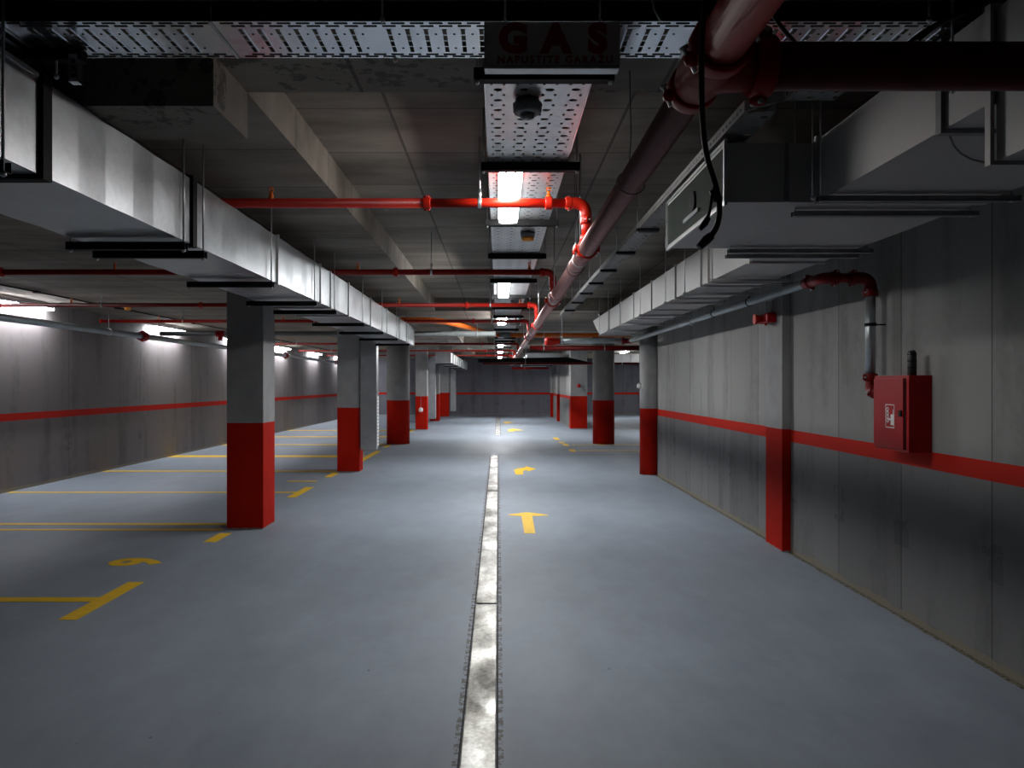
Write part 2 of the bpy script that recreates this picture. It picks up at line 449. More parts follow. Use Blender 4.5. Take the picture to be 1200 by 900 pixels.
def flange(parent, x0, x1, y, z0, z1, mat='zinc', t=.03, d=.018, name='flange'):
    bm = nb()
    box(bm, x0-d, x0, y-t/2, y+t/2, z0-d, z1+d); box(bm, x1, x1+d, y-t/2, y+t/2, z0-d, z1+d)
    box(bm, x0, x1, y-t/2, y+t/2, z0-d, z0); box(bm, x0, x1, y-t/2, y+t/2, z1, z1+d)
    return obj(name, bm, mat, parent)
def cbar(bm, x0, x1, y0, y1, z0, z1):   # strut channel, open side up
    t = .003
    box(bm, x0, x1, y0, y1, z0, z0+t); box(bm, x0, x1, y0, y0+t, z0, z1); box(bm, x0, x1, y1-t, y1, z0, z1)
def rod(parent, x, y, z0, z1, r=.005, mat='zinc', name='hanger_rod', nut=True):
    bm = nb(); tube(bm, [(x, y, z0), (x, y, z1)], r, 8)
    if nut: tube(bm, [(x, y, z0+.004), (x, y, z0+.016)], r*2.0, 6)
    return obj(name, bm, mat, parent)
def hanger(parent, x0, x1, y, zb, ztop, h=.035, w_=.04, mat='black', over=.06, xr=None):
    bm = nb(); cbar(bm, x0-over, x1+over, y-w_/2, y+w_/2, zb-h, zb); obj('hanger_bar', bm, mat, parent)
    for x in (x0-over*.55, x1+over*.55):
        rod(parent, x, y, zb-h-.012, ztop(y) if callable(ztop) else ztop)

# left aisle duct
DX0, DX1, DZ0, DZ1 = -2.0, -1.5, H+.685, H+1.0
t = thing('ventilation_duct', 'long galvanised duct along the left of the aisle, from top left corner', 'duct', (-1.75, 6, DZ0))
cuts = [-1.0, 2.53, 3.76, 5.21, 6.46, 6.85, 7.67, 9.0, 10.3, 11.6, 12.5, 13.58]
for a, b in zip(cuts, cuts[1:]):
    duct('duct_section', t, DX0, DX1, a, b, DZ0, DZ1, 'galv', .2)
for y in cuts[1:]:
    if y in (2.53, 3.76): flange(t, DX0, DX1, y, DZ0, DZ1, 'black', .05, .016)
    else: flange(t, DX0, DX1, y, DZ0, DZ1, 'zinc', .03, .012)
for y in (2.30, 3.62, 3.86, 5.02, 6.2, 6.95, 8.4, 9.8, 11.2, 12.7):
    hanger(t, DX0, DX1, y, DZ0-.018, lambda yy: ZS, over=.03)
bm = nb(); box(bm, DX1-.01, DX1+.006, .2, 2.5, DZ1-.002, DZ1+.012); box(bm, DX1-.01, DX1+.003, .2, 2.5, DZ1-.022, DZ1-.012)
obj('edge_seam', bm, 'zinc', t)
# drop duct beside the second column
def drop_duct(x0, x1, y0, y1, zb, ztop, xm, label):
    t = thing('drop_duct', label, 'duct', ((x0+x1)/2, (y0+y1)/2, zb), 'low exhaust drop ducts on the left')
    for a, b in ((zb, 1.36), (1.36, ztop-.18)):
        bm = nb(); box(bm, x0, x1, y0, y1, a, b); obj('duct_section', bm, 'galv', t)
    bm = nb(); box(bm, x0-.012, x1+.012, y0-.012, y1+.012, 1.345, 1.375); obj('flange', bm, 'zinc', t)
    # elbow turning from vertical into the horizontal duct at x = xm
    bm = nb(); prev = None; w_ = x1-x0
    for i in range(9):
        a = i/8*PI/2; cx = x1+.04; cz = ztop-.18
        ro, ri = w_+.04, .04
        po = (cx-ro*math.cos(a), cz+ro*math.sin(a)); pi_ = (cx-ri*math.cos(a), cz+ri*math.sin(a))
        ring = [bm.verts.new((po[0], y0, po[1])), bm.verts.new((pi_[0], y0, pi_[1])), bm.verts.new((pi_[0], y1, pi_[1])), bm.verts.new((po[0], y1, po[1]))]
        if prev:
            for k in range(4): bm.faces.new((prev[k], prev[(k+1) % 4], ring[(k+1) % 4], ring[k]))
        else: bm.faces.new(ring)
        prev = ring
    bm.faces.new(prev); obj('elbow', bm, 'galv', t)
    bm = nb(); box(bm, x1+.04, xm, y0, y1, ztop-.14, ztop-.14+w_); obj('duct_neck', bm, 'galv', t)
    # grille on the aisle side
    g = nb(); box(g, x1, x1+.012, y0+.02, y1-.02, zb+.06, 1.29)
    f = obj('grille', g, 'white', t)
    g = nb()
    for k in range(14):
        z = zb+.1+k*(1.29-zb-.16)/13; box(g, x1+.012, x1+.016, y0+.04, y1-.04, z, z+.012)
    obj('slat', g, 'grey', f)
    return t
drop_duct(-2.33, -2.065, 13.0, 13.22, .39, H+.90, DX0, 'upright metal drop duct beside the second square column')
# far left duct and its drops
t = thing('ventilation_duct', 'far galvanised duct on the left continuing towards the end wall', 'duct', (-1.8, 30, DZ0))
c2 = [24.0, 25.4, 26.8, 28.2, 29.6, 31.0, 32.4, 33.8, 35.2, 36.6]
for a, b in zip(c2, c2[1:]): duct('duct_section', t, -1.95, -1.5, a, b, DZ0, DZ1, 'galv', .35)
for y in c2: flange(t, -1.95, -1.5, y, DZ0, DZ1, 'zinc', .05, .02)
for y in (25, 28, 31, 34): hanger(t, -1.95, -1.5, y, DZ0-.02, lambda yy: ZS, over=.03)
drop_duct(-2.80, -2.50, 30.4, 30.75, .12, H+.96, -1.95, 'second drop duct, beside the dark square column far left')
drop_duct(-2.26, -2.02, 36.2, 36.5, .22, H+.95, -1.95, 'third drop duct, beside the farthest left column')

# right duct system
t = thing('ventilation_duct', 'big pale duct system along the right wall with square side box', 'duct', (1.8, 6, H+.8))
EX0, EX1, EZ0, EZ1 = 1.40, 2.12, H+.80, H+1.07
duct('duct_section', t, EX0, EX1, 2.2, 3.38, EZ0, EZ1, 'galvw', .5, .002)
duct('duct_section', t, EX0, EX1, 3.38, 4.60, EZ0, EZ1, 'galvw', .5, .002)
duct('deep_duct_section', t, EX0+.02, EX1+.1, 1.97, 2.19, H+.635, EZ1, 'galvw', .3, .001)
flange(t, EX0+.01, EX1+.1, 2.195, H+.635, EZ1, 'galvw', .025, .012)
# quarter-round seam on the underside / side near the deep section
bm = nb()
tube(bm, [(1.445, 2.46, EZ0-.002), (1.48, 2.51, EZ0-.002), (1.53, 2.58, EZ0-.002), (1.60, 2.66, EZ0-.002), (1.68, 2.73, EZ0-.002), (1.76, 2.77, EZ0-.002)], .003, 6); obj('seam', bm, 'grey', t)
flange(t, EX0, EX1, 2.42, EZ0, EZ1, 'grey', .03, .014)
# side box
s = duct('side_box', t, 1.0, EX0, 3.38, 4.53, EZ0, H+1.06, 'galvw', 2, 0, False)
bm = nb(); d = .014
for (a, b, c, e) in ((3.37, 4.54, EZ0-d, EZ0), (3.37, 4.54, H+1.06, H+1.06+d)): box(bm, .992, 1.006, a, b, c, e)
for (a, b) in ((3.37, 3.385), (4.525, 4.54)): box(bm, .990, 1.006, a, b, EZ0, H+1.06)
obj('end_frame', bm, 'zinc', t)
bm = nb(); box(bm, .996, 1.004, 3.40, 4.51, EZ0+.015, H+1.045); e = obj('end_panel', bm, paint('sea green panel', (.10, .12, .11), .2, .6), t)
bm = nb(); tube(bm, [(.985, 3.92, H+.93), (.997, 3.92, H+.93)], .055, 18); obj('port', bm, 'black', t)
bm = nb(); box(bm, .985, 1.0, 3.8, 4.1, H+.855, H+.875); obj('latch', bm, 'grey', t)
bm = nb(); box(bm, 1.26, 1.275, 3.368, 3.382, EZ0, H+1.06); obj('edge_seam', bm, 'grey', t)
for y in (3.36,): flange(t, EX0, EX1, y, EZ0, EZ1, 'galvw', .03, .014)
# reducer
bm = nb(); A = [(EX0, 4.60), (EX1, 4.60)]; prev = None
for i in range(7):
    k = i/6; s_ = k*k*(3-2*k); xa = EX0+(1.65-EX0)*s_; y = 4.60+.42*k; zt = EZ1+(H+1.10-EZ1)*k
    ring = [bm.verts.new(p) for p in ((xa, y, EZ0), (EX1, y, EZ0), (EX1, y, zt), (xa, y, zt))]
    if prev:
        for q in range(4): bm.faces.new((prev[q], prev[(q+1) % 4], ring[(q+1) % 4], ring[q]))
    else: bm.faces.new(ring[::-1])
    prev = ring
bm.faces.new(prev); obj('reducer', bm, 'galvw', t)
c3 = [5.02, 6.02, 6.24, 7.14, 8.25, 9.34, 10.38, 11.4, 12.5]
for a, b in zip(c3, c3[1:]): duct('duct_section', t, 1.65, EX1, a, b, EZ0, H+1.10, 'galvw', .55, .003)
for y in c3[:-1]: flange(t, 1.65, EX1, y, EZ0, H+1.10, 'galvw', .028, .014)
bm = nb()   # bevelled end
v = [bm.verts.new(p) for p in ((1.65, 12.5, EZ0), (EX1, 12.5, EZ0), (EX1, 12.5, H+1.10), (1.65, 12.5, H+1.10), (1.65, 12.9, EZ0+.12), (EX1, 12.9, EZ0+.12), (EX1, 13.4, H+1.10), (1.65, 13.4, H+1.10))]
for f in ((0, 1, 2, 3), (4, 5, 6, 7), (0, 1, 5, 4), (1, 2, 6, 5), (2, 3, 7, 6), (3, 0, 4, 7)): bm.faces.new([v[i] for i in f])
obj('end_elbow', bm, 'galvw', t)
for y, xa in ((3.22, 1.36), (3.50, 1.36), (4.48, 1.36), (4.66, 1.40), (5.75, 1.61), (6.6, 1.61), (7.36, 1.61), (8.68, 1.61), (10.05, 1.61), (11.2, 1.61), (12.2, 1.61)):
    bm = nb(); cbar(bm, xa-.02, EX1+.06, y-.02, y+.02, EZ0-.036, EZ0-.014); obj('hanger_bar', bm, 'galvw' if y > 5 else 'grey', t)
    for x in (xa-.008, EX1+.03): rod(t, x, y, EZ0-.04, ceil_at(x, y), .004)
rod(t, 1.35, 3.3, EZ0-.01, ZT, .004); rod(t, 1.36, 2.30, EZ0+.07, ZS, .004)

# far ducts on the right
t = thing('ventilation_duct', 'distant galvanised duct seen under the dark cross duct, right of centre', 'duct', (1.5, 28, H+.7))
for a, b in ((26.6, 28.4), (28.4, 30.2), (30.2, 32.0), (32.0, 34.0)): duct('duct_section', t, 1.0, 2.1, a, b, H+.78, H+1.05, 'galv', .4, .006)
for y in (26.62, 28.4, 30.2, 32, 33.98): flange(t, 1.0, 2.1, y, H+.78, H+1.05, 'zinc', .06, .02)
for y in (27.5, 31): hanger(t, 1.0, 2.1, y, H+.76, lambda yy: ZT, over=.03)
t = thing('ventilation_duct', 'bright cross duct in the right bay behind the round column', 'duct', (4.5, 24, H+.6))
for a, b in ((3.0, 4.1), (4.1, 5.2), (5.2, 6.6)):
    bm = nb(); box(bm, a+.01, b-.01, 23.7, 24.1, H+.66, H+.92); obj('duct_section', bm, 'galvw', t)
for x in (3.0, 4.1, 5.2, 6.6):
    bm = nb(); box(bm, x-.015, x+.015, 23.68, 24.12, H+.64, H+.94); obj('flange', bm, 'zinc', t)
for x in (3.5, 5.9): rod(t, x, 23.9, H+.93, ZS)
t = thing('ventilation_duct', 'black cross duct spanning the far aisle with a red pipe under it', 'duct', (1.2, 20.25, H+.56))
bm = nb(); v = []
for x, zl, zh in ((-.53, .565, .66), (1.8, .555, .700), (2.33, .55, .585)):
    v.append([bm.verts.new((x, y, H+z)) for y, z in ((20.05, zl), (20.05, zh), (20.45, zh), (20.45, zl))])
for a, b in zip(v, v[1:]):
    for k in range(4): bm.faces.new((a[k], a[(k+1) % 4], b[(k+1) % 4], b[k]))
bm.faces.new(v[0]); bm.faces.new(v[-1][::-1]); obj('duct_body', bm, 'black', t)
for x in (-.3, 1.7): rod(t, x, 20.25, H+.64, ceil_at(x, 20.25))

# ------------------------------------------------------------ cable trays
def ctray_bar(parent, x0, x1, y, zt):
    bm = nb(); cbar(bm, x0, x1, y-.0225, y+.0225, zt-.043, zt-.001); obj('support_bar', bm, 'black', parent)
t = thing('cable_tray', 'long perforated cable tray running down the middle of the ceiling', 'cable tray', (.15, 10, H+1.13))
TX0, TX1, TZ = -.052, .350, H+1.13
for a, b in ((2.70, 5.85), (5.85, 8.9), (8.9, 12.0), (12.0, 18.0), (18.0, 34.0)):
    bm = nb(); box(bm, TX0, TX1, a, b-.004, TZ, TZ+.002); obj('tray_floor', bm, 'tray', t)
    bm = nb(); box(bm, TX0-.002, TX0, a, b-.004, TZ, TZ+.05); obj('side_rail', bm, 'slot', t)
    bm = nb(); box(bm, TX1, TX1+.002, a, b-.004, TZ, TZ+.05); obj('side_rail', bm, 'slot', t)
for y in (2.76, 3.925, 5.29, 6.67, 8.26, 9.75, 11.2, 12.65, 14.2, 15.7, 18.5, 20.0, 21.3, 23.2, 25.2, 28.3, 30.5):
    ctray_bar(t, -.088, .415, y, TZ)
    for x in (-.075, .402): rod(t, x, y, TZ-.055, ceil_at(x, y), .004)
for y in (2.82, 3.4, 4.6): # loose cables lying in the tray
    pass
bm = nb()
for k in range(5):
    x = .05+k*.06
    tube(bm, [(x+.01*math.sin(y*1.7+k), y, TZ+.012) for y in [2.75+i*.5 for i in range(60)]], .008, 6)
tag(obj('cable_bundle', bm, 'rubber'), 'dark cables lying in the central perforated tray', 'cable')

# cross tray overhead
t = thing('cable_tray', 'wide slotted cable tray crossing overhead at the top of the view', 'cable tray', (0, 2.45, H+1.10))
CY0, CY1, CZ = 2.33, 2.59, H+1.10
def slot_plate(bm, x0, x1, xs, y0, y1):
    """sheet with a real slot cut at every xs"""
    w_ = .013; s0, s1 = y0+.05, y1-.045
    edges = [x0]
    for x in xs: edges += [x-w_/2, x+w_/2]
    edges.append(x1)
    z0, z1 = CZ, CZ+.0015
    box(bm, x0, x1, y0, s0, z0, z1); box(bm, x0, x1, s1, y1, z0, z1)
    for i in range(0, len(edges), 2): box(bm, edges[i], edges[i+1], s0, s1, z0, z1)
    for x in xs:       # pressed rims and the small bridges across each slot
        box(bm, x-w_/2-.003, x-w_/2, s0, s1, z0-.003, z0); box(bm, x+w_/2, x+w_/2+.003, s0, s1, z0-.003, z0)
        for k in (1, 2, 3):
            y = s0+(s1-s0)*k/4; box(bm, x-w_/2, x+w_/2, y-.003, y+.003, z0, z1)
segs = [(-2.4, -1.52), (-1.52, -.87), (-.87, .62), (.62, 1.47)]
for a, b in segs:
    n = int((b-a-.1)/.0575); xs = [a+.07+i*.0575 for i in range(n) if not (abs(a+.07+i*.0575+.40) < .03)]
    bm = nb(); slot_plate(bm, a, b-.004, xs, CY0, CY1); obj('tray_floor', bm, 'slot', t)
    bm = nb(); box(bm, a, b-.004, CY0-.002, CY0, CZ, CZ+.06); box(bm, a, b-.004, CY0-.002, CY0+.012, CZ+.058, CZ+.06)
    r = obj('side_rail', bm, 'black', t)
    bm = nb(); box(bm, a, b-.004, CY1, CY1+.002, CZ, CZ+.06); obj('side_rail', bm, 'slot', t)
    bm = nb()           # slots along the edges: two rows near each rim, and the small holes between
    for row, (ya, off) in enumerate(((CY0+.012, 0), (CY0+.030, .029), (CY1-.028, .029), (CY1-.012, 0))):
        x = a+.02+off
        while x+.045 < b: bbox(bm, x, x+.042, ya-.0045, ya+.0045, CZ-.0015, CZ+.0005, .001, 1); x += .058
    for x in xs:
        for y in (CY0+.085, CY1-.075): tube(bm, [(x+.029, y, CZ-.001), (x+.029, y, CZ+.001)], .004, 8)
    obj('edge_slots', bm, 'void', t)['kind'] = 'stuff'
    bm = nb(); x = a+.03
    while x+.03 < b:
        for z in (CZ+.018, CZ+.042): bbox(bm, x, x+.02, CY0-.0035, CY0-.001, z-.003, z+.003, .001, 1)
        x += .058
    obj('rail_slots', bm, 'void', t)['kind'] = 'stuff'
for x in (-.87, .62, -1.52):
    bm = nb(); box(bm, x-.012, x-.002, CY0, CY1, CZ-.003, CZ); obj('joint_strip', bm, 'zinc', t)
for x in (-2.1, -.35, .78, 1.3):
    for y in (CY0-.012, CY1+.012): rod(t, x, y, CZ-.01, ZS, .004)
bm = nb(); tube(bm, [(-.05+.0*i, CY0+.05, CZ) for i in range(2)] if False else [(.45, CY0-.03, H+1.2), (.47, CY0-.012, H+1.13), (.49, CY0-.01, H+1.095)], .003, 6)
obj('wire', bm, 'zinc', t)

# tray at the top left, running along above the duct
t = thing('cable_tray', 'short deep cable channel ending at the top left above the duct', 'cable tray', (-1.5, 1.6, H+1.0))
bm = nb(); box(bm, -1.74, -1.55, .2, 2.54, H+1.035, H+1.037); obj('tray_floor', bm, 'slot', t)
bm = nb(); box(bm, -1.552, -1.548, .2, 2.54, H+1.025, H+1.093); box(bm, -1.56, -1.548, .2, 2.54, H+1.09, H+1.093); obj('side_rail', bm, 'slot', t)
bm = nb(); box(bm, -1.742, -1.738, .2, 2.54, H+1.025, H+1.093); obj('side_rail', bm, 'slot', t)
bm = nb(); box(bm, -1.40, -1.37, 2.50, 2.53, H+.985, H+1.075); br = obj('end_bracket', bm, 'slot', t)
bm = nb()
for z in (.998, 1.022, 1.046): box(bm, -1.392, -1.378, 2.497, 2.5, H+z, H+z+.013)
obj('slot_hole', bm, 'void', br)
bm = nb(); box(bm, -1.55, -1.36, 2.505, 2.54, H+1.06, H+1.095); obj('cross_arm', bm, 'black', t)
rod(t, -1.45, 2.52, H+1.0, ZS, .004)

# small perforated tray on the right
t = thing('cable_tray', 'narrow perforated tray stepping sideways, between the red pipe and right duct', 'cable tray', (1.1, 6, H+1.1))
def small_tray(x0, x1, y0, y1, z):
    bm = nb(); box(bm, x0, x1, y0, y1, z, z+.002); obj('tray_floor', bm, 'trayd', t)
    bm = nb()
    # side rail with real holes cut along it
    n = int((y1-y0)/.05); 
    box(bm, x0-.002, x0, y0, y1, z, z+.014); box(bm, x0-.002, x0, y0, y1, z+.026, z+.045)
    for i in range(n+1): 
        y = y0+i*.05; box(bm, x0-.002, x0, y, min(y+.034, y1), z+.014, z+.026)
    obj('side_rail', bm, 'slotd', t)
    bm = nb(); box(bm, x1, x1+.002, y0, y1, z, z+.045); obj('side_rail', bm, 'slotd', t)
SZ = H+1.10
small_tray(.995, 1.12, 3.10, 12.4, SZ)
small_tray(1.115, 1.30, 2.62, 2.98, SZ)
bm = nb()
v = [bm.verts.new(p) for p in ((.993, 3.10, SZ), (1.113, 2.98, SZ), (1.113, 2.98, SZ+.045), (.993, 3.10, SZ+.045), (.995, 3.105, SZ), (1.117, 2.985, SZ), (1.117, 2.985, SZ+.045), (.995, 3.105, SZ+.045))]
for f in ((0, 1, 2, 3), (4, 5, 6, 7), (0, 1, 5, 4), (1, 2, 6, 5), (2, 3, 7, 6), (3, 0, 4, 7)): bm.faces.new([v[i] for i in f])
bm2 = bm; obj('joint_plate', bm2, 'slotd', t)
for y in (5.44, 6.39, 7.39, 8.32, 9.25, 10.3, 11.4):
    bm = nb(); box(bm, .98, 1.135, y-.03, y+.03, SZ-.022, SZ-.001); obj('support_bar', bm, 'black', t)
    rod(t, .985, y, SZ-.03, ZT, .003)

# ------------------------------------------------------------ pipes
def coupling(parent, c, axis, r, mat='red', w_=.05, ear=(0, 0, 1), bolts=True):
    """grooved coupling: ring, two ears and a bolt through each"""
    c = Vector(c); ax = Vector(axis).normalized(); e = Vector(ear).normalized(); s = ax.cross(e)
    bm = nb(); ringm(bm, c, ax, r*.98, r*1.28, w_)
    for sg in (1, -1):
        p = c+e*sg*r*1.32
        tube(bm, [p-ax*w_*.36, p-ax*w_*.1, p+ax*w_*.1, p+ax*w_*.36], [r*.22, r*.34, r*.34, r*.22], 8)
    o = obj('coupling', bm, mat, parent)
    if bolts:
        for sg in (1, -1):
            bm = nb(); p = c+e*sg*r*1.42; tube(bm, [p-s*r*.55, p+s*r*.55], r*.11, 6); tube(bm, [p-s*r*.6, p-s*r*.45], r*.2, 6)
            obj('bolt', bm, 'steel', o)
    return o
def sprinkler_head(parent, x, y, z, up=True, r=.03, big=True):
    s = 1 if up else -1; bm = nb()
    tube(bm, [(x, y, z+s*r*.6), (x, y, z+s*(r+.02)), (x, y, z+s*(r+.022)), (x, y, z+s*(r+.04))], [.014, .014, .009, .009], 10)
    tube(bm, [(x-.010, y, z+s*(r+.038)), (x-.012, y, z+s*(r+.048)), (x, y, z+s*(r+.058))], .003, 6)
    tube(bm, [(x+.010, y, z+s*(r+.038)), (x+.012, y, z+s*(r+.048)), (x, y, z+s*(r+.058))], .003, 6)
    tube(bm, [(x, y, z+s*(r+.056)), (x, y, z+s*(r+.061))], .016, 12)
    return obj('sprinkler_head', bm, 'orange' if up else 'steel', parent)
def clamp_rod(parent, x, y, z, r, ztop, mat='zinc'):
    bm = nb(); ringm(bm, (x, y, z), (1, 0, 0), r, r*1.12, .02, 16)
    tube(bm, [(x, y, z+r), (x, y, z+r+.05)], .009, 8); tube(bm, [(x, y, z+r+.05), (x, y, ztop)], .0045, 8)
    return obj('pipe_hanger', bm, mat, parent)

MX, MZ = .503, H+.766
t = thing('sprinkler_main', 'thick maroon pipe running down the aisle with a branch tee overhead', 'pipe', (MX, 10, MZ))
TY = 1.853
bm = nb(); tube(bm, [(MX, -2, MZ), (MX, TY-.13, MZ)], .0556, 32); obj('pipe', bm, 'mainn', t)
bm = nb(); tube(bm, [(MX, TY+.13, MZ), (MX, 29.0, MZ)], .047, 32); obj('pipe', bm, 'main', t)
bm = nb(); tube(bm, [(MX+.13, TY, MZ), (2.62, TY, MZ)], .0556, 32); obj('pipe', bm, 'redk', t, 'dark red pipe crossing to the right wall')
bm = nb(); tube(bm, [(MX, TY-.13, MZ), (MX, TY-.05, MZ), (MX, TY+.05, MZ), (MX, TY+.13, MZ)], [.057, .063, .063, .052], 28)
tube(bm, [(MX, TY, MZ), (MX+.13, TY, MZ)], [.063, .057], 28); ball(bm, (MX, TY, MZ), .064)
obj('tee_fitting', bm, 'mainn', t)
coupling(t, (MX, TY-.12, MZ), (0, 1, 0), .056, 'redd', .05, (1, 0, .5))
coupling(t, (MX, TY+.13, MZ), (0, 1, 0), .050, 'redd', .05, (1, 0, .35))
coupling(t, (MX+.13, TY, MZ), (1, 0, 0), .056, 'redd', .05, (0, -.3, 1))
BY = [4.394, 7.11, 10.07, 12.66, 19.8, 23.9, 27.8]
BZ = H+1.035
for y in BY:        # mechanical tees where each branch rises
    bm = nb(); ringm(bm, (MX, y, MZ), (0, 1, 0), .046, .058, .11, 28)
    tube(bm, [(MX, y, MZ+.045), (MX, y, MZ+.085)], [.040, .033], 16)
    for sg in (1, -1):
        for yy in (-.04, .04): tube(bm, [(MX+sg*.062, y+yy, MZ-.02), (MX+sg*.062, y+yy, MZ+.02)], .012, 8)
    m = obj('tee_clamp', bm, 'red', t)
    for sg in (1, -1):
        for yy in (-.04, .04):
            bm = nb(); tube(bm, [(MX+sg*.064, y+yy, MZ-.032), (MX+sg*.064, y+yy, MZ+.034)], .0055, 6); obj('bolt', bm, 'steel', m)
for y in (6.55, 11.4, 15.6, 18.0, 21.7, 26, 29.9): coupling(t, (MX, y, MZ), (0, 1, 0), .047, 'main', .05, (1, 0, .2), y < 12)
for y in (4.72, 6.9, 9.6, 12.4, 15.2, 21.0, 27.0):
    bm = nb(); ringm(bm, (MX, y, MZ), (0, 1, 0), .0465, .050, .022, 24)
    tube(bm, [(MX, y, MZ+.048), (MX, y, MZ+.09)], .009, 8); tube(bm, [(MX, y, MZ+.09), (MX, y, ceil_at(MX, y))], .0045, 8)
    obj('pipe_hanger', bm, 'zinc', t)
for y, tilt in ((2.92, .04), (4.95, .03), (5.05, -.02)):   # loops of thin wire round the pipe
    bm = nb(); R = .053
    tube(bm, [(MX+R*math.cos(a), y+tilt*math.sin(a), MZ-.002+R*math.sin(a)) for a in [i/20*2*PI for i in range(21)]], .0022, 6, False)
    tube(bm, [(MX, y+tilt, MZ+R), (MX+.01, y+.05, MZ+.2), (MX+.0, y+.02, ceil_at(MX, y))], .0022, 6)
    obj('wire_loop', bm, 'rubber', t)

LEFT = [-6.55, -6.55, -6.55, -6.55, -6.2, -6.2, -6.2]
ordn = ['nearest', 'second', 'third', 'fourth', 'fifth', 'sixth', 'farthest']
heads = [(-4.15, -1.08+.79+.578,), (), (), (), (), (), ()]
for i, y in enumerate(BY):
    xl = LEFT[i]; r = .027 if i < 5 else .024
    t = thing('sprinkler_branch', f'{ordn[i]} thin red sprinkler pipe crossing the ceiling from the thick pipe to the left wall', 'pipe', (MX, y, BZ), 'sprinkler branches')
    bm = nb(); path = bend((xl, y, BZ), (MX, y, BZ), (MX, y, MZ+.075), .09)
    xs_ = -.41 if i == 0 else MX-.085
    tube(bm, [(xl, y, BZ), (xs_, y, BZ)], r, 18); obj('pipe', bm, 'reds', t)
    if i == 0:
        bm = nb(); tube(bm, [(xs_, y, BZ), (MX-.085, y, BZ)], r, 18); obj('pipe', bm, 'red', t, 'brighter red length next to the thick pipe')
    bm = nb(); tube(bm, bend((MX-.095, y, BZ), (MX, y, BZ), (MX, y, BZ-.095), .07, 8), r*1.22, 18); obj('elbow', bm, 'red', t)
    bm = nb(); tube(bm, [(MX, y, BZ-.09), (MX, y, MZ+.07)], r, 18); obj('drop_pipe', bm, 'red', t)
    coupling(t, (MX-.10, y, BZ), (1, 0, 0), r, 'red', .04, (0, .3, 1), i < 4)
    coupling(t, (MX, y, BZ-.10), (0, 0, 1), r, 'red', .04, (0, 1, 0), i < 4)
    for x in ((-.41, -3.9) if i != 1 else (-.95, -4.6)): coupling(t, (x, y, BZ), (1, 0, 0), r, 'red', .045, (0, -.3, 1), i < 4)
    for x in (-.107, -2.9, -5.2):
        if i == 1 and x == -.107: x = -.62
        clamp_rod(t, x, y, BZ, r, ceil_at(x, y))
    for x in (.288, -1.3, -3.55, -5.6): sprinkler_head(t, x, y, BZ, True, r)
    if i == 0:
        bm = nb(); ringm(bm, (.288, y, BZ), (1, 0, 0), r, r*1.4, .04); tube(bm, [(.288, y, BZ-.02), (.288, y, BZ+.05)], [.018, .012], 10); obj('head_tee', bm, 'red', t)
    bm = nb(); tube(bm, [(xl-.012, y, BZ), (xl+.02, y, BZ)], r*1.25, 16); obj('end_cap', bm, 'red', t)

# grey and red pipes
t = thing('galvanised_pipe', 'galvanised pipe along the right wall dropping to the red cabinet', 'pipe', (2.19, 8, H+.72))
GX, GZ = 2.19, H+.715
bm = nb(); tube(bm, [(GX, 12.7, GZ), (GX, 5.48, GZ)], .032, 20); obj('pipe', bm, 'pipeg', t)
bm = nb(); tube(bm, bend((GX, 5.48, GZ), (GX, 5.18, GZ), (2.30, 5.18, GZ), .07, 8), .038, 18); obj('elbow', bm, 'redm', t)
bm = nb(); tube(bm, [(2.26, 5.18, GZ), (2.44, 5.18, GZ)], .032, 18); obj('pipe', bm, 'redm', t)
bm = nb(); tube(bm, bend((2.40, 5.18, GZ), (2.51, 5.18, GZ), (2.51, 5.18, GZ-.12), .07, 8), .040, 18); obj('elbow', bm, 'redm', t)
coupling(t, (2.39, 5.18, GZ), (1, 0, 0), .036, 'redm', .045, (0, -.5, 1))
coupling(t, (GX, 5.40, GZ), (0, 1, 0), .036, 'redm', .05, (-.5, 0, 1))
coupling(t, (2.27, 5.18, GZ), (1, 0, 0), .036, 'redm', .045, (0, -.5, 1))
coupling(t, (2.51, 5.18, GZ-.10), (0, 0, 1), .036, 'redm', .05, (1, .2, 0))
bm = nb(); tube(bm, [(2.51, 5.18, GZ-.10), (2.51, 5.18, H+.05)], .033, 20); obj('drop_pipe', bm, 'pipeg', t)
coupling(t, (2.51, 5.18, H+.045), (0, 0, 1), .036, 'redm', .05, (1, .2, 0))
bm = nb(); tube(bm, bend((2.51, 5.18, H+.05), (2.51, 5.18, H-.055), (2.51, 5.045, H-.055), .06, 8), .036, 18); obj('elbow', bm, 'redm', t)
coupling(t, (2.51, 5.12, H-.055), (0, 1, 0), .034, 'redm', .035, (1, 0, .3))
bm = nb(); ringm(bm, (2.51, 5.18, H+.40), (0, 0, 1), .033, .038, .022); box(bm, 2.54, 2.61, 5.175, 5.185, H+.395, H+.405); obj('wall_clamp', bm, 'black', t)
for y in (6.7, 7.8, 9.2, 10.8, 12.2):
    bm = nb(); ringm(bm, (GX, y, GZ), (0, 1, 0), .032, .037, .025); tube(bm, [(GX, y, GZ+.03), (GX, y, ceil_at(GX, y))], .004, 8) if y > 20 else box(bm, GX-.004, GX+.004, y-.006, y+.006, GZ+.03, EZ0-.014)
    obj('pipe_hanger', bm, 'black' if y < 8 else 'zinc', t)
coupling(t, (GX, 8.7, GZ), (0, 1, 0), .032, 'pipeg', .05, (0, 0, 1))
bm = nb(); tube(bm, [(GX, 12.80, GZ), (1.02, 12.80, GZ)], .042, 20); obj('pipe', bm, 'pipeg', t)
bm = nb(); tube(bm, bend((GX-.1, 12.80, GZ), (GX, 12.80, GZ), (GX, 12.68, GZ), .05), .044, 18); obj('elbow', bm, 'redm', t)
coupling(t, (GX-.11, 12.8, GZ), (1, 0, 0), .044, 'redm', .05, (0, 0, 1))
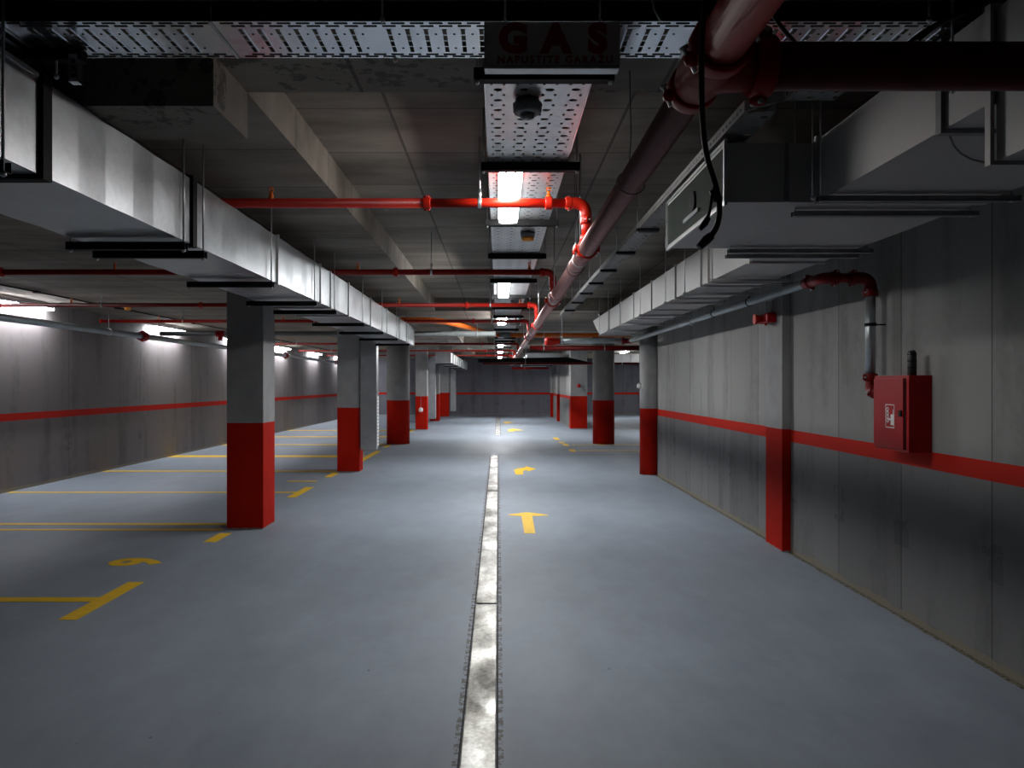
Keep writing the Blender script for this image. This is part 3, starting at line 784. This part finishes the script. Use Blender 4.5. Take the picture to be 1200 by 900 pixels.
clamp_rod(t, 1.06, 12.8, GZ, .043, ceil_at(1.06, 12.8))
bm = nb(); tube(bm, [(.78, 12.8, GZ-.01), (.84, 12.8, GZ-.01), (1.02, 12.8, GZ)], [.062, .075, .052], 20); obj('end_valve', bm, 'red', t, 'bright red end cap')

t = thing('galvanised_pipe', 'wide grey pipe along the left wall with a dark red coupling', 'pipe', (-6.55, 14, H+.84))
PX, PZ = -6.34, H+.85
bm = nb(); tube(bm, [(PX, 2, PZ), (PX, 36.5, PZ)], .05, 20); obj('pipe', bm, 'pipeg', t)
for y in (13.7, 22.9, 30): coupling(t, (PX, y, PZ), (0, 1, 0), .06, 'redd', .22, (0, 0, 1))
for y in (9, 12.5, 17.2, 21, 25, 29, 33):
    bm = nb(); ringm(bm, (PX, y, PZ), (0, 1, 0), .05, .06, .03); tube(bm, [(PX, y, PZ+.055), (PX, y, ZS)], .006, 8); obj('pipe_hanger', bm, 'zinc', t)
bm = nb(); tube(bm, [(-6.38, 14.5, H+.95), (-.05, 14.5, H+.95)], .045, 20)
t2 = thing('galvanised_pipe', 'grey pipe crossing the ceiling on the left beyond the orange pipe', 'pipe', (-3, 14.5, H+.95)); obj('pipe', bm, 'dull', t2)
bm = nb(); tube(bm, [(-5.25, 14.5, H+.95), (-5.25, 14.5, H+.82)], .040, 14); tube(bm, [(-5.33, 14.5, H+.95), (-5.17, 14.5, H+.95)], .056, 16); obj('tee_fitting', bm, 'redd', t2)
for x in (-5, -2.2, -.4): clamp_rod(t2, x, 14.5, H+.95, .045, ceil_at(x, 14.5))

t = thing('orange_pipe', 'bright orange pipe bending across the aisle ceiling', 'pipe', (0, 15, H+1.1))
OZ = H+1.07
bm = nb(); tube(bm, [(-2.3, 12.86, OZ), (-1.15, 12.86, OZ), (-.95, 13.1, OZ), (-.72, 13.9, OZ), (-.05, 16.75, OZ), (.03, 16.8, OZ)], .048, 18); obj('pipe', bm, 'orange', t)
bm = nb(); tube(bm, [(.26, 16.8, OZ), (2.9, 16.8, OZ)], .048, 18); obj('pipe', bm, 'orange', t)
bm = nb(); tube(bm, [(.03, 16.8, OZ), (.27, 16.8, OZ)], .056, 18); obj('sleeve', bm, 'grey', t, 'grey sleeve joint')
clamp_rod(t, 1.35, 16.8, OZ, .049, ceil_at(1.35, 16.8))
t = thing('red_pipe', 'dark red pipe crossing low in front of the round right column', 'pipe', (1.8, 15.2, H+.71))
bm = nb(); tube(bm, [(.62, 15.2, H+.71), (3.4, 15.2, H+.71)], .047, 20); obj('pipe', bm, 'redk', t)
for x in (.9, 2.1): clamp_rod(t, x, 15.2, H+.71, .047, ceil_at(x, 15.2))
t = thing('red_pipe', 'dark red pipe under the black cross duct in the far aisle', 'pipe', (1.8, 19.85, H+.53))
bm = nb(); tube(bm, [(-.4, 19.86, H+.53), (5.5, 19.86, H+.53)], .030, 16); obj('pipe', bm, 'redk', t)
for x in (.7, 3.2): clamp_rod(t, x, 19.86, H+.53, .03, ceil_at(x, 19.86))
t = thing('red_pipe', 'short dark red pipe crossing in front of the end wall', 'pipe', (1.8, 34.3, H+.66))
bm = nb(); tube(bm, [(.6, 35.2, H+.72), (2.3, 35.2, H+.72)], .05, 16); obj('pipe', bm, 'redd', t)
clamp_rod(t, 1.2, 35.2, H+.72, .05, ceil_at(1.2, 35.2))

# ceiling conduit on the left with amber detector
bm = nb(); tube(bm, [(-5.95, .5, ZS-.012), (-5.95, 30, ZS-.012)], .010, 8)
for y in (3, 6, 9, 9.9, 12, 15, 18): box(bm, -5.98, -5.92, y-.04, y+.04, ZS-.03, ZS)
tag(obj('conduit', bm, 'black'), 'thin dark conduit fixed along the left ceiling near the wall', 'conduit')
def detector(x, y, z, label, body='white', lens='amber', r=.055):
    t = thing('amber_detector', label, 'detector', (x, y, z))
    bm = nb(); tube(bm, [(x, y, z), (x, y, z-.035)], [r, r*.95], 20); obj('housing', bm, body, t)
    bm = nb(); tube(bm, [(x, y, z-.035), (x, y, z-.06), (x, y, z-.065)], [r*.85, r*.8, r*.5], 20); obj('lens', bm, lens, t)
    return t
detector(.22, 5.73, TZ, 'amber warning detector under the central tray beyond the first light', 'grey')
detector(-5.72, 11.85, ZS-.0, 'amber detector on the left ceiling above the wall', 'amber')
detector(.22, 10.4, TZ, 'small amber detector farther down the central tray', 'grey')
# smoke detector
t = thing('smoke_detector', 'round grey smoke detector under the near end of the central tray', 'detector', (.115, 3.05, TZ))
bm = nb(); tube(bm, [(.115, 3.05, TZ), (.115, 3.05, TZ-.012), (.115, 3.05, TZ-.018), (.115, 3.05, TZ-.05), (.115, 3.05, TZ-.058)], [.046, .050, .058, .056, .046], 28); obj('housing', bm, 'grey', t)
bm = nb(); tube(bm, [(.115, 3.05, TZ-.056), (.115, 3.05, TZ-.072), (.115, 3.05, TZ-.080)], [.030, .028, .012], 20); obj('sensor_cap', bm, 'grey', t)

# ------------------------------------------------------------ GAS sign
def text_mesh(body, size, bold=0.0, ext=.001, space=1.0):
    cu = bpy.data.curves.new('txt', 'FONT'); cu.body = body; cu.size = size; cu.extrude = ext; cu.offset = bold
    cu.align_x = 'CENTER'; cu.align_y = 'CENTER'; cu.space_character = space; cu.resolution_u = 4
    o = bpy.data.objects.new('txt', cu); C.objects.link(o)
    dg = bpy.context.evaluated_depsgraph_get(); me = bpy.data.meshes.new_from_object(o.evaluated_get(dg))
    bpy.data.objects.remove(o); bpy.data.curves.remove(cu)
    return me
def put_text(name, me, loc, rot, mat, parent=None):
    xs = [v.co.x for v in me.vertices]; ysx = [v.co.y for v in me.vertices]
    me.transform(Matrix.Translation((-(min(xs)+max(xs))/2, -(min(ysx)+max(ysx))/2, 0)))
    me.transform(Matrix.Rotation(rot[2], 4, 'Z') @ Matrix.Rotation(rot[0], 4, 'X'))
    me.materials.clear(); me.materials.append(M[mat])
    o = bpy.data.objects.new(name, me); C.objects.link(o)
    if parent: o.parent = parent; o.location = Vector(loc)-wpos(parent)
    else: o.location = loc
    return o
SX0, SX1, SY, SZ0, SZ1 = -.042, .357, 2.25, H+.922, H+1.063
t = thing('warning_sign', 'unlit grey box sign reading GAS in dark red, below the cross tray', 'sign', ((SX0+SX1)/2, SY, SZ0))
bm = nb(); bbox(bm, SX0, SX1, SY, SY+.035, SZ0+.006, SZ1, .004); obj('housing', bm, 'grey', t)
bm = nb(); bbox(bm, SX0+.004, SX1-.004, SY-.003, SY+.001, SZ0+.012, SZ1-.003, .001, 1); obj('face_panel', bm, 'sign', t)
bm = nb(); box(bm, SX0+.002, SX1-.004, SY-.004, SY+.036, SZ0, SZ0+.007); box(bm, SX0+.002, SX1-.004, SY-.006, SY-.003, SZ0+.010, SZ0+.013); obj('bottom_trim', bm, 'zinc', t)
for ch, x in (('G', .043), ('A', .1685), ('S', .291)):
    put_text('letter', text_mesh(ch, .112, .007), (x+.0, SY-.0035, H+1.012), (PI/2, 0, 0), 'signred', t)
me = text_mesh('NAPUSTITE GARAŽU', .029, .001, .0006, 1.3)
put_text('lettering', me, (.166, SY-.0035, H+.952), (PI/2, 0, 0), 'signred', t)
for x in (.02, .30): rod(t, x, SY+.018, SZ1-.002, ZS, .003)

# ------------------------------------------------------------ hydrant cabinet
HY0, HY1, HX = 4.62, 5.04, 2.47
t = thing('hydrant_cabinet', 'red metal fire hose cabinet mounted on the right wall', 'cabinet', (2.54, 4.83, 1.085))
bm = nb(); bbox(bm, HX, XR, HY0, HY1, 1.085, 1.553, .004); obj('body', bm, 'redd', t)
bm = nb(); bbox(bm, HX-.012, HX, HY0+.045, HY1-.01, 1.10, 1.535, .003); dr = obj('door', bm, 'redd', t)
bm = nb(); box(bm, HX-.004, HX-.001, HY0+.034, HY0+.044, 1.10, 1.535); obj('door_gap', bm, 'void', t)
bm = nb(); bbox(bm, HX-.022, HX-.012, HY0+.055, HY0+.085, 1.30, 1.34, .003); obj('handle', bm, 'black', dr)
# pictogram sticker: white frame, coiled hose and hand block
ly0, ly1, lz0, lz1 = 4.765, 4.875, 1.225, 1.372
bm = nb(); X0, X1 = HX-.0135, HX-.0121
box(bm, X0, X1, ly0, ly0+.005, lz0, lz1); box(bm, X0, X1, ly1-.005, ly1, lz0, lz1)
box(bm, X0, X1, ly0, ly1, lz0, lz0+.005); box(bm, X0, X1, ly0, ly1, lz1-.005, lz1)
box(bm, X0, X1, ly0+.008, ly0+.045, lz0+.018, lz0+.085); box(bm, X0, X1, ly0+.012, ly0+.018, lz0+.085, lz0+.115)
for k in range(4):
    R = .010; cy, cz = ly1-.026, lz0+.045+k*.024
    for i in range(12):
        a = i/12*2*PI; y, z = cy+R*1.3*math.cos(a), cz+R*math.sin(a); box(bm, X0, X1, y-.003, y+.003, z-.003, z+.003)
box(bm, X0, X1, ly0+.045, ly1-.030, lz0+.048, lz0+.060)
obj('pictogram', bm, 'white', dr)
def bottle(x, y, label, r):
    t = thing('black_canister', label, 'canister', (x, y, 1.553))
    bm = nb(); tube(bm, [(x, y, 1.553), (x, y, 1.558), (x, y, 1.69), (x, y, 1.70)], [r*.9, r, r, r*.8], 16); obj('body', bm, 'rubber', t)
    bm = nb(); tube(bm, [(x, y, 1.70), (x, y, 1.708)], r*.6, 12); obj('cap', bm, 'grey', t)
    for z in (1.60, 1.64, 1.68):
        bm = nb(); ringm(bm, (x, y, z), (0, 0, 1), r*.98, r*1.06, .006, 14); obj('ring', bm, 'black', t)
bottle(2.515, 4.67, 'black ribbed canister standing on top of the red cabinet', .026)

# red sounder on the pilaster
t = thing('alarm_sounder', 'small twin red alarm horn on two stems at the wall pilaster', 'alarm', (2.47, 7.1, 2.09))
for yy in (7.03, 7.15):
    bm = nb(); tube(bm, [(2.50, yy, 2.14), (2.50, yy, 2.28)], .008, 8); obj('stem', bm, 'steel', t)
bm = nb(); bbox(bm, 2.44, 2.53, 6.98, 7.2, 2.06, 2.15, .012); obj('body', bm, 'redd', t)
bm = nb(); tube(bm, [(2.44, 7.12, 2.10), (2.39, 7.12, 2.10), (2.37, 7.12, 2.10)], [.03, .045, .05], 18); obj('horn', bm, 'red', t)
bm = nb(); tube(bm, [(2.47, 7.1, 2.06), (2.47, 7.1, 2.04)], .012, 10); obj('cable_gland', bm, 'redd', t)
bm = nb(); box(bm, 2.49, 2.53, 7.0, 7.18, 2.27, 2.285); obj('bracket', bm, 'steel', t)

# hanging gas sensors
def sensor(x, y, z, label, mat, r):
    t = thing('hanging_sensor', label, 'sensor', (x, y, z))
    bm = nb(); tube(bm, [(x, y, z+r), (x, y, ceil_at(x, y))], .006, 6); obj('cord', bm, 'grey', t)
    bm = nb(); tube(bm, [(x, y, z-r), (x, y, z-r*.4), (x, y, z+r*.5), (x, y, z+r*1.1)], [r*.8, r, r, r*.4], 16); obj('housing', bm, mat, t)
sensor(2.27, 12.35, H-.03, 'round white gas sensor hanging beside the slim right column', 'white', .042)
sensor(-2.52, 25.0, .66, 'white gas sensor hanging in front of the left square column', 'white', .07)
sensor(2.68, 25.55, H-.06, 'small red sensor hanging in front of the right square column', 'redd', .06)

# dangling black cable by the tee
t = thing('loose_cable', 'black cable dangling in front of the pipe tee with plug ends', 'cable', (.48, 1.75, H+.5))
cy = 1.62
def P(px, py, Y): return ((px-584)*Y/900, Y, H+(450-py)*Y/900)
pts = [P(832, -60, 1.55), P(826, 0, cy), P(823, 40, cy), P(822, 90, cy), P(824, 150, cy+.02), P(829, 185, cy+.03), P(838, 215, cy+.03), P(843, 240, cy+.03), P(841, 262, cy+.03), P(833, 277, cy+.03), P(822, 288, cy+.03)]
def smooth(pts, k=4):
    pts = [Vector(p) for p in pts]; out = []
    for i in range(len(pts)-1):
        p0, p1, p2, p3 = pts[max(i-1, 0)], pts[i], pts[i+1], pts[min(i+2, len(pts)-1)]
        for j in range(k):
            s = j/k; out.append(.5*((2*p1)+(p2-p0)*s+(2*p0-5*p1+4*p2-p3)*s*s+(3*p1-p0-3*p2+p3)*s**3))
    return out+[pts[-1]]
bm = nb(); tube(bm, smooth(pts), .0062, 10); obj('cord', bm, 'rubber', t)
bm = nb(); tube(bm, [P(834, 276, cy+.03), P(828, 281, cy+.03), P(819, 290, cy+.03)], [.009, .0105, .008], 12); obj('plug', bm, 'rubber', t)
bm = nb(); tube(bm, smooth([P(838, 216, cy+.03), P(834, 232, cy+.02), P(831, 250, cy+.02), P(826, 262, cy+.02)]), .0035, 8); obj('lead', bm, 'rubber', t)
bm = nb(); tube(bm, [P(830, 255, cy+.02), P(826, 262, cy+.02), P(820, 269, cy+.02)], [.006, .0075, .005], 10); obj('plug', bm, 'rubber', t)
bm = nb(); tube(bm, [P(836, 222, cy+.03), P(842, 236, cy+.03)], .010, 10); obj('connector', bm, 'rubber', t)
t = thing('loose_cable', 'black cable loop crossing the cross tray right of the tee', 'cable', (.8, 2.2, H+1.0))
bm = nb(); tube(bm, smooth([P(890, -20, 2.1), P(905, 15, 2.1), P(917, 33, 2.1), P(930, 48, 2.12), P(945, 62, 2.2), P(960, 70, 2.3)]), .006, 10); obj('cord', bm, 'rubber', t)
t = thing('loose_cable', 'black cables hanging out at the right end of the cross tray', 'cable', (1.3, 2.3, H+1.0))
for k, (a, b) in enumerate(((1060, 55), (1075, 48))):
    bm = nb(); tube(bm, smooth([P(a, b, 2.26), P(a+20, b-16, 2.26), P(a+45, b-30, 2.25), P(a+75, b-42, 2.24), P(a+85, b-60, 2.24)]), .007, 8); obj('cord', bm, 'rubber', t)

# ------------------------------------------------------------ drain
dr_seg = [(-.3, 5.20), (5.24, 10.72), (10.76, 16.07)]
lab = ['nearest steel drain cover strip in the floor, running towards the viewer', 'middle steel drain cover strip, brightly reflecting', 'far steel drain cover strip, ending at the floor joint']
def drain(x0, x1, y0, y1, label):
    t = thing('drain_cover', label, 'drain cover', ((x0+x1)/2, (y0+y1)/2, 0), 'steel drain covers down the aisle')
    bm = nb(); bbox(bm, x0, x1, y0, y1, .0, .007, .002); obj('plate', bm, 'drain', t)
    bm = nb(); box(bm, x0-.012, x0-.003, y0, y1, 0, .003); box(bm, x1+.003, x1+.012, y0, y1, 0, .003); obj('frame', bm, 'black', t)
for (a, b), lb in zip(dr_seg, lab): drain(-.15, -.012, a, b, lb)
drain(-.09, .06, 22.4, 27.0, 'distant drain cover strip beyond the floor joint')
drain(-.09, .06, 27.1, 36.5, 'farthest drain cover strip, reaching the end wall')

# ------------------------------------------------------------ floor markings
def mark(name, pts, label, group=None, z=.0025):
    bm = nb(); prism(bm, pts, .0004, z); return at_origin(tag(obj(name, bm, 'yellow'), label, 'floor marking', group))
def rect(x0, x1, y0, y1): return [(x0, y0), (x1, y0), (x1, y1), (x0, y1)]
CX0, CX1 = -2.80, -2.68
LX = XL+.02
GLN = 'yellow parking bay lines on the left'
def tee(y, cap0, cap1, label, w_=.05):
    mark('bay_line', [(LX, y-w_), (CX0, y-w_), (CX0, cap0), (CX1, cap0), (CX1, cap1), (CX0, cap1), (CX0, y+w_), (LX, y+w_)], label, GLN)
tee(5.34, 4.88, 5.81, 'nearest yellow T-shaped bay line at the left, below the number 9', .055)
mark('bay_line', rect(LX, -2.81, 7.90, 7.935), 'near line of the yellow pair ending at the nearest column', GLN) if False else None
mark('bay_line', rect(LX, -2.83, 7.86, 7.95), 'nearer of two parallel yellow lines meeting the nearest column', GLN)
mark('bay_line', rect(LX, -2.83, 8.16, 8.27), 'farther of two parallel yellow lines meeting the nearest column', GLN)
mark('bay_mark', rect(CX0, CX1, 7.28, 7.72), 'short yellow dash at the foot of the nearest column')
tee(10.63, 10.15, 11.17, 'yellow T-shaped bay line just beyond the nearest column')
mark('bay_mark', rect(CX0, CX1, 12.35, 12.98), 'short yellow dash in front of the second square column')
mark('bay_line', rect(LX, -2.77, 13.12, 13.30), 'yellow line meeting the second square column', GLN)
mark('bay_mark', rect(-2.33, -2.24, 13.75, 14.7), 'yellow dash just behind the low drop duct') if False else None
mark('bay_line', rect(LX, -2.80, 15.7, 16.15), 'broad yellow bay line beyond the second column, at the floor joint', GLN)
mark('bay_mark', rect(-2.75, -2.62, 14.0, 17.2), 'long yellow dash beside the drop duct at the second column')
mark('bay_line', rect(LX, -2.82, 18.8, 19.1), 'yellow bay line meeting the round left column', GLN)
mark('bay_mark', rect(-2.74, -2.62, 18.2, 18.85), 'small yellow dash at the foot of the round left column')
mark('bay_line', rect(LX, -2.8, 21.6, 22.0), 'yellow bay line just beyond the round left column', GLN)
mark('bay_line', rect(LX, -2.8, 24.6, 25.0), 'distant yellow bay line before the far left square column', GLN)
mark('bay_mark', rect(-2.86, -2.74, 23.4, 25.1), 'distant yellow dash beside the far left square column')
me = text_mesh('9', .57, .022, .001)
o = put_text('bay_number', me, (-3.045, 6.47, .0015), (0, 0, PI/2), 'yellow'); tag(o, 'yellow number 9 painted sideways in the nearest left bay', 'floor marking')
me = text_mesh('1', .57, .030, .001)
o = put_text('bay_number', me, (-3.03, 11.85, .0015), (0, 0, PI/2), 'yellow'); tag(o, 'yellow number 1 painted sideways beyond the nearest column', 'floor marking')
# arrows
mark('floor_arrow', [(.262, 7.71), (.372, 7.71), (.385, 8.72), (.57, 8.76), (.57, 8.80), (.335, 8.98), (.115, 8.82), (.115, 8.76), (.262, 8.72)], 'yellow straight arrow painted in the aisle, nearest the viewer')
mark('floor_arrow', [(.29, 12.72), (.415, 12.72), (.425, 13.25), (.50, 13.42), (.50, 13.16), (.665, 13.55), (.50, 14.0), (.48, 13.78), (.34, 13.62), (.27, 13.35)], 'yellow curving arrow beyond the straight one, pointing right')
mark('floor_arrow', [(.32, 24.2), (.50, 24.2), (.50, 24.7), (.85, 24.8), (.5, 25.9), (.3, 25.3)], 'faint distant yellow arrow in the far aisle')
mark('floor_arrow', [(.22, 29.2), (.40, 29.2), (.40, 29.6), (.6, 29.8), (.40, 30.6), (.2, 30.3)], 'farthest faint yellow arrow before the end wall')
for (x, y0, y1, lb) in ((1.59, 20.6, 21.5, 'farthest of the yellow dots right of the aisle'), (1.62, 19.45, 19.85, 'second farthest yellow dot right of the aisle'),
                        (1.66, 18.6, 19.2, 'yellow dot touching the line to the round right column'), (1.67, 17.0, 17.6, 'nearest of the yellow dots right of the aisle')):
    mark('bay_mark', rect(x-.07, x+.07, y0, y1), lb)
mark('bay_line', rect(1.8, 8.5, 17.22, 17.34), 'faint yellow line in the right bay before the round column')
mark('bay_line', rect(1.8, 8.5, 18.86, 18.98), 'faint yellow line running to the round right column')
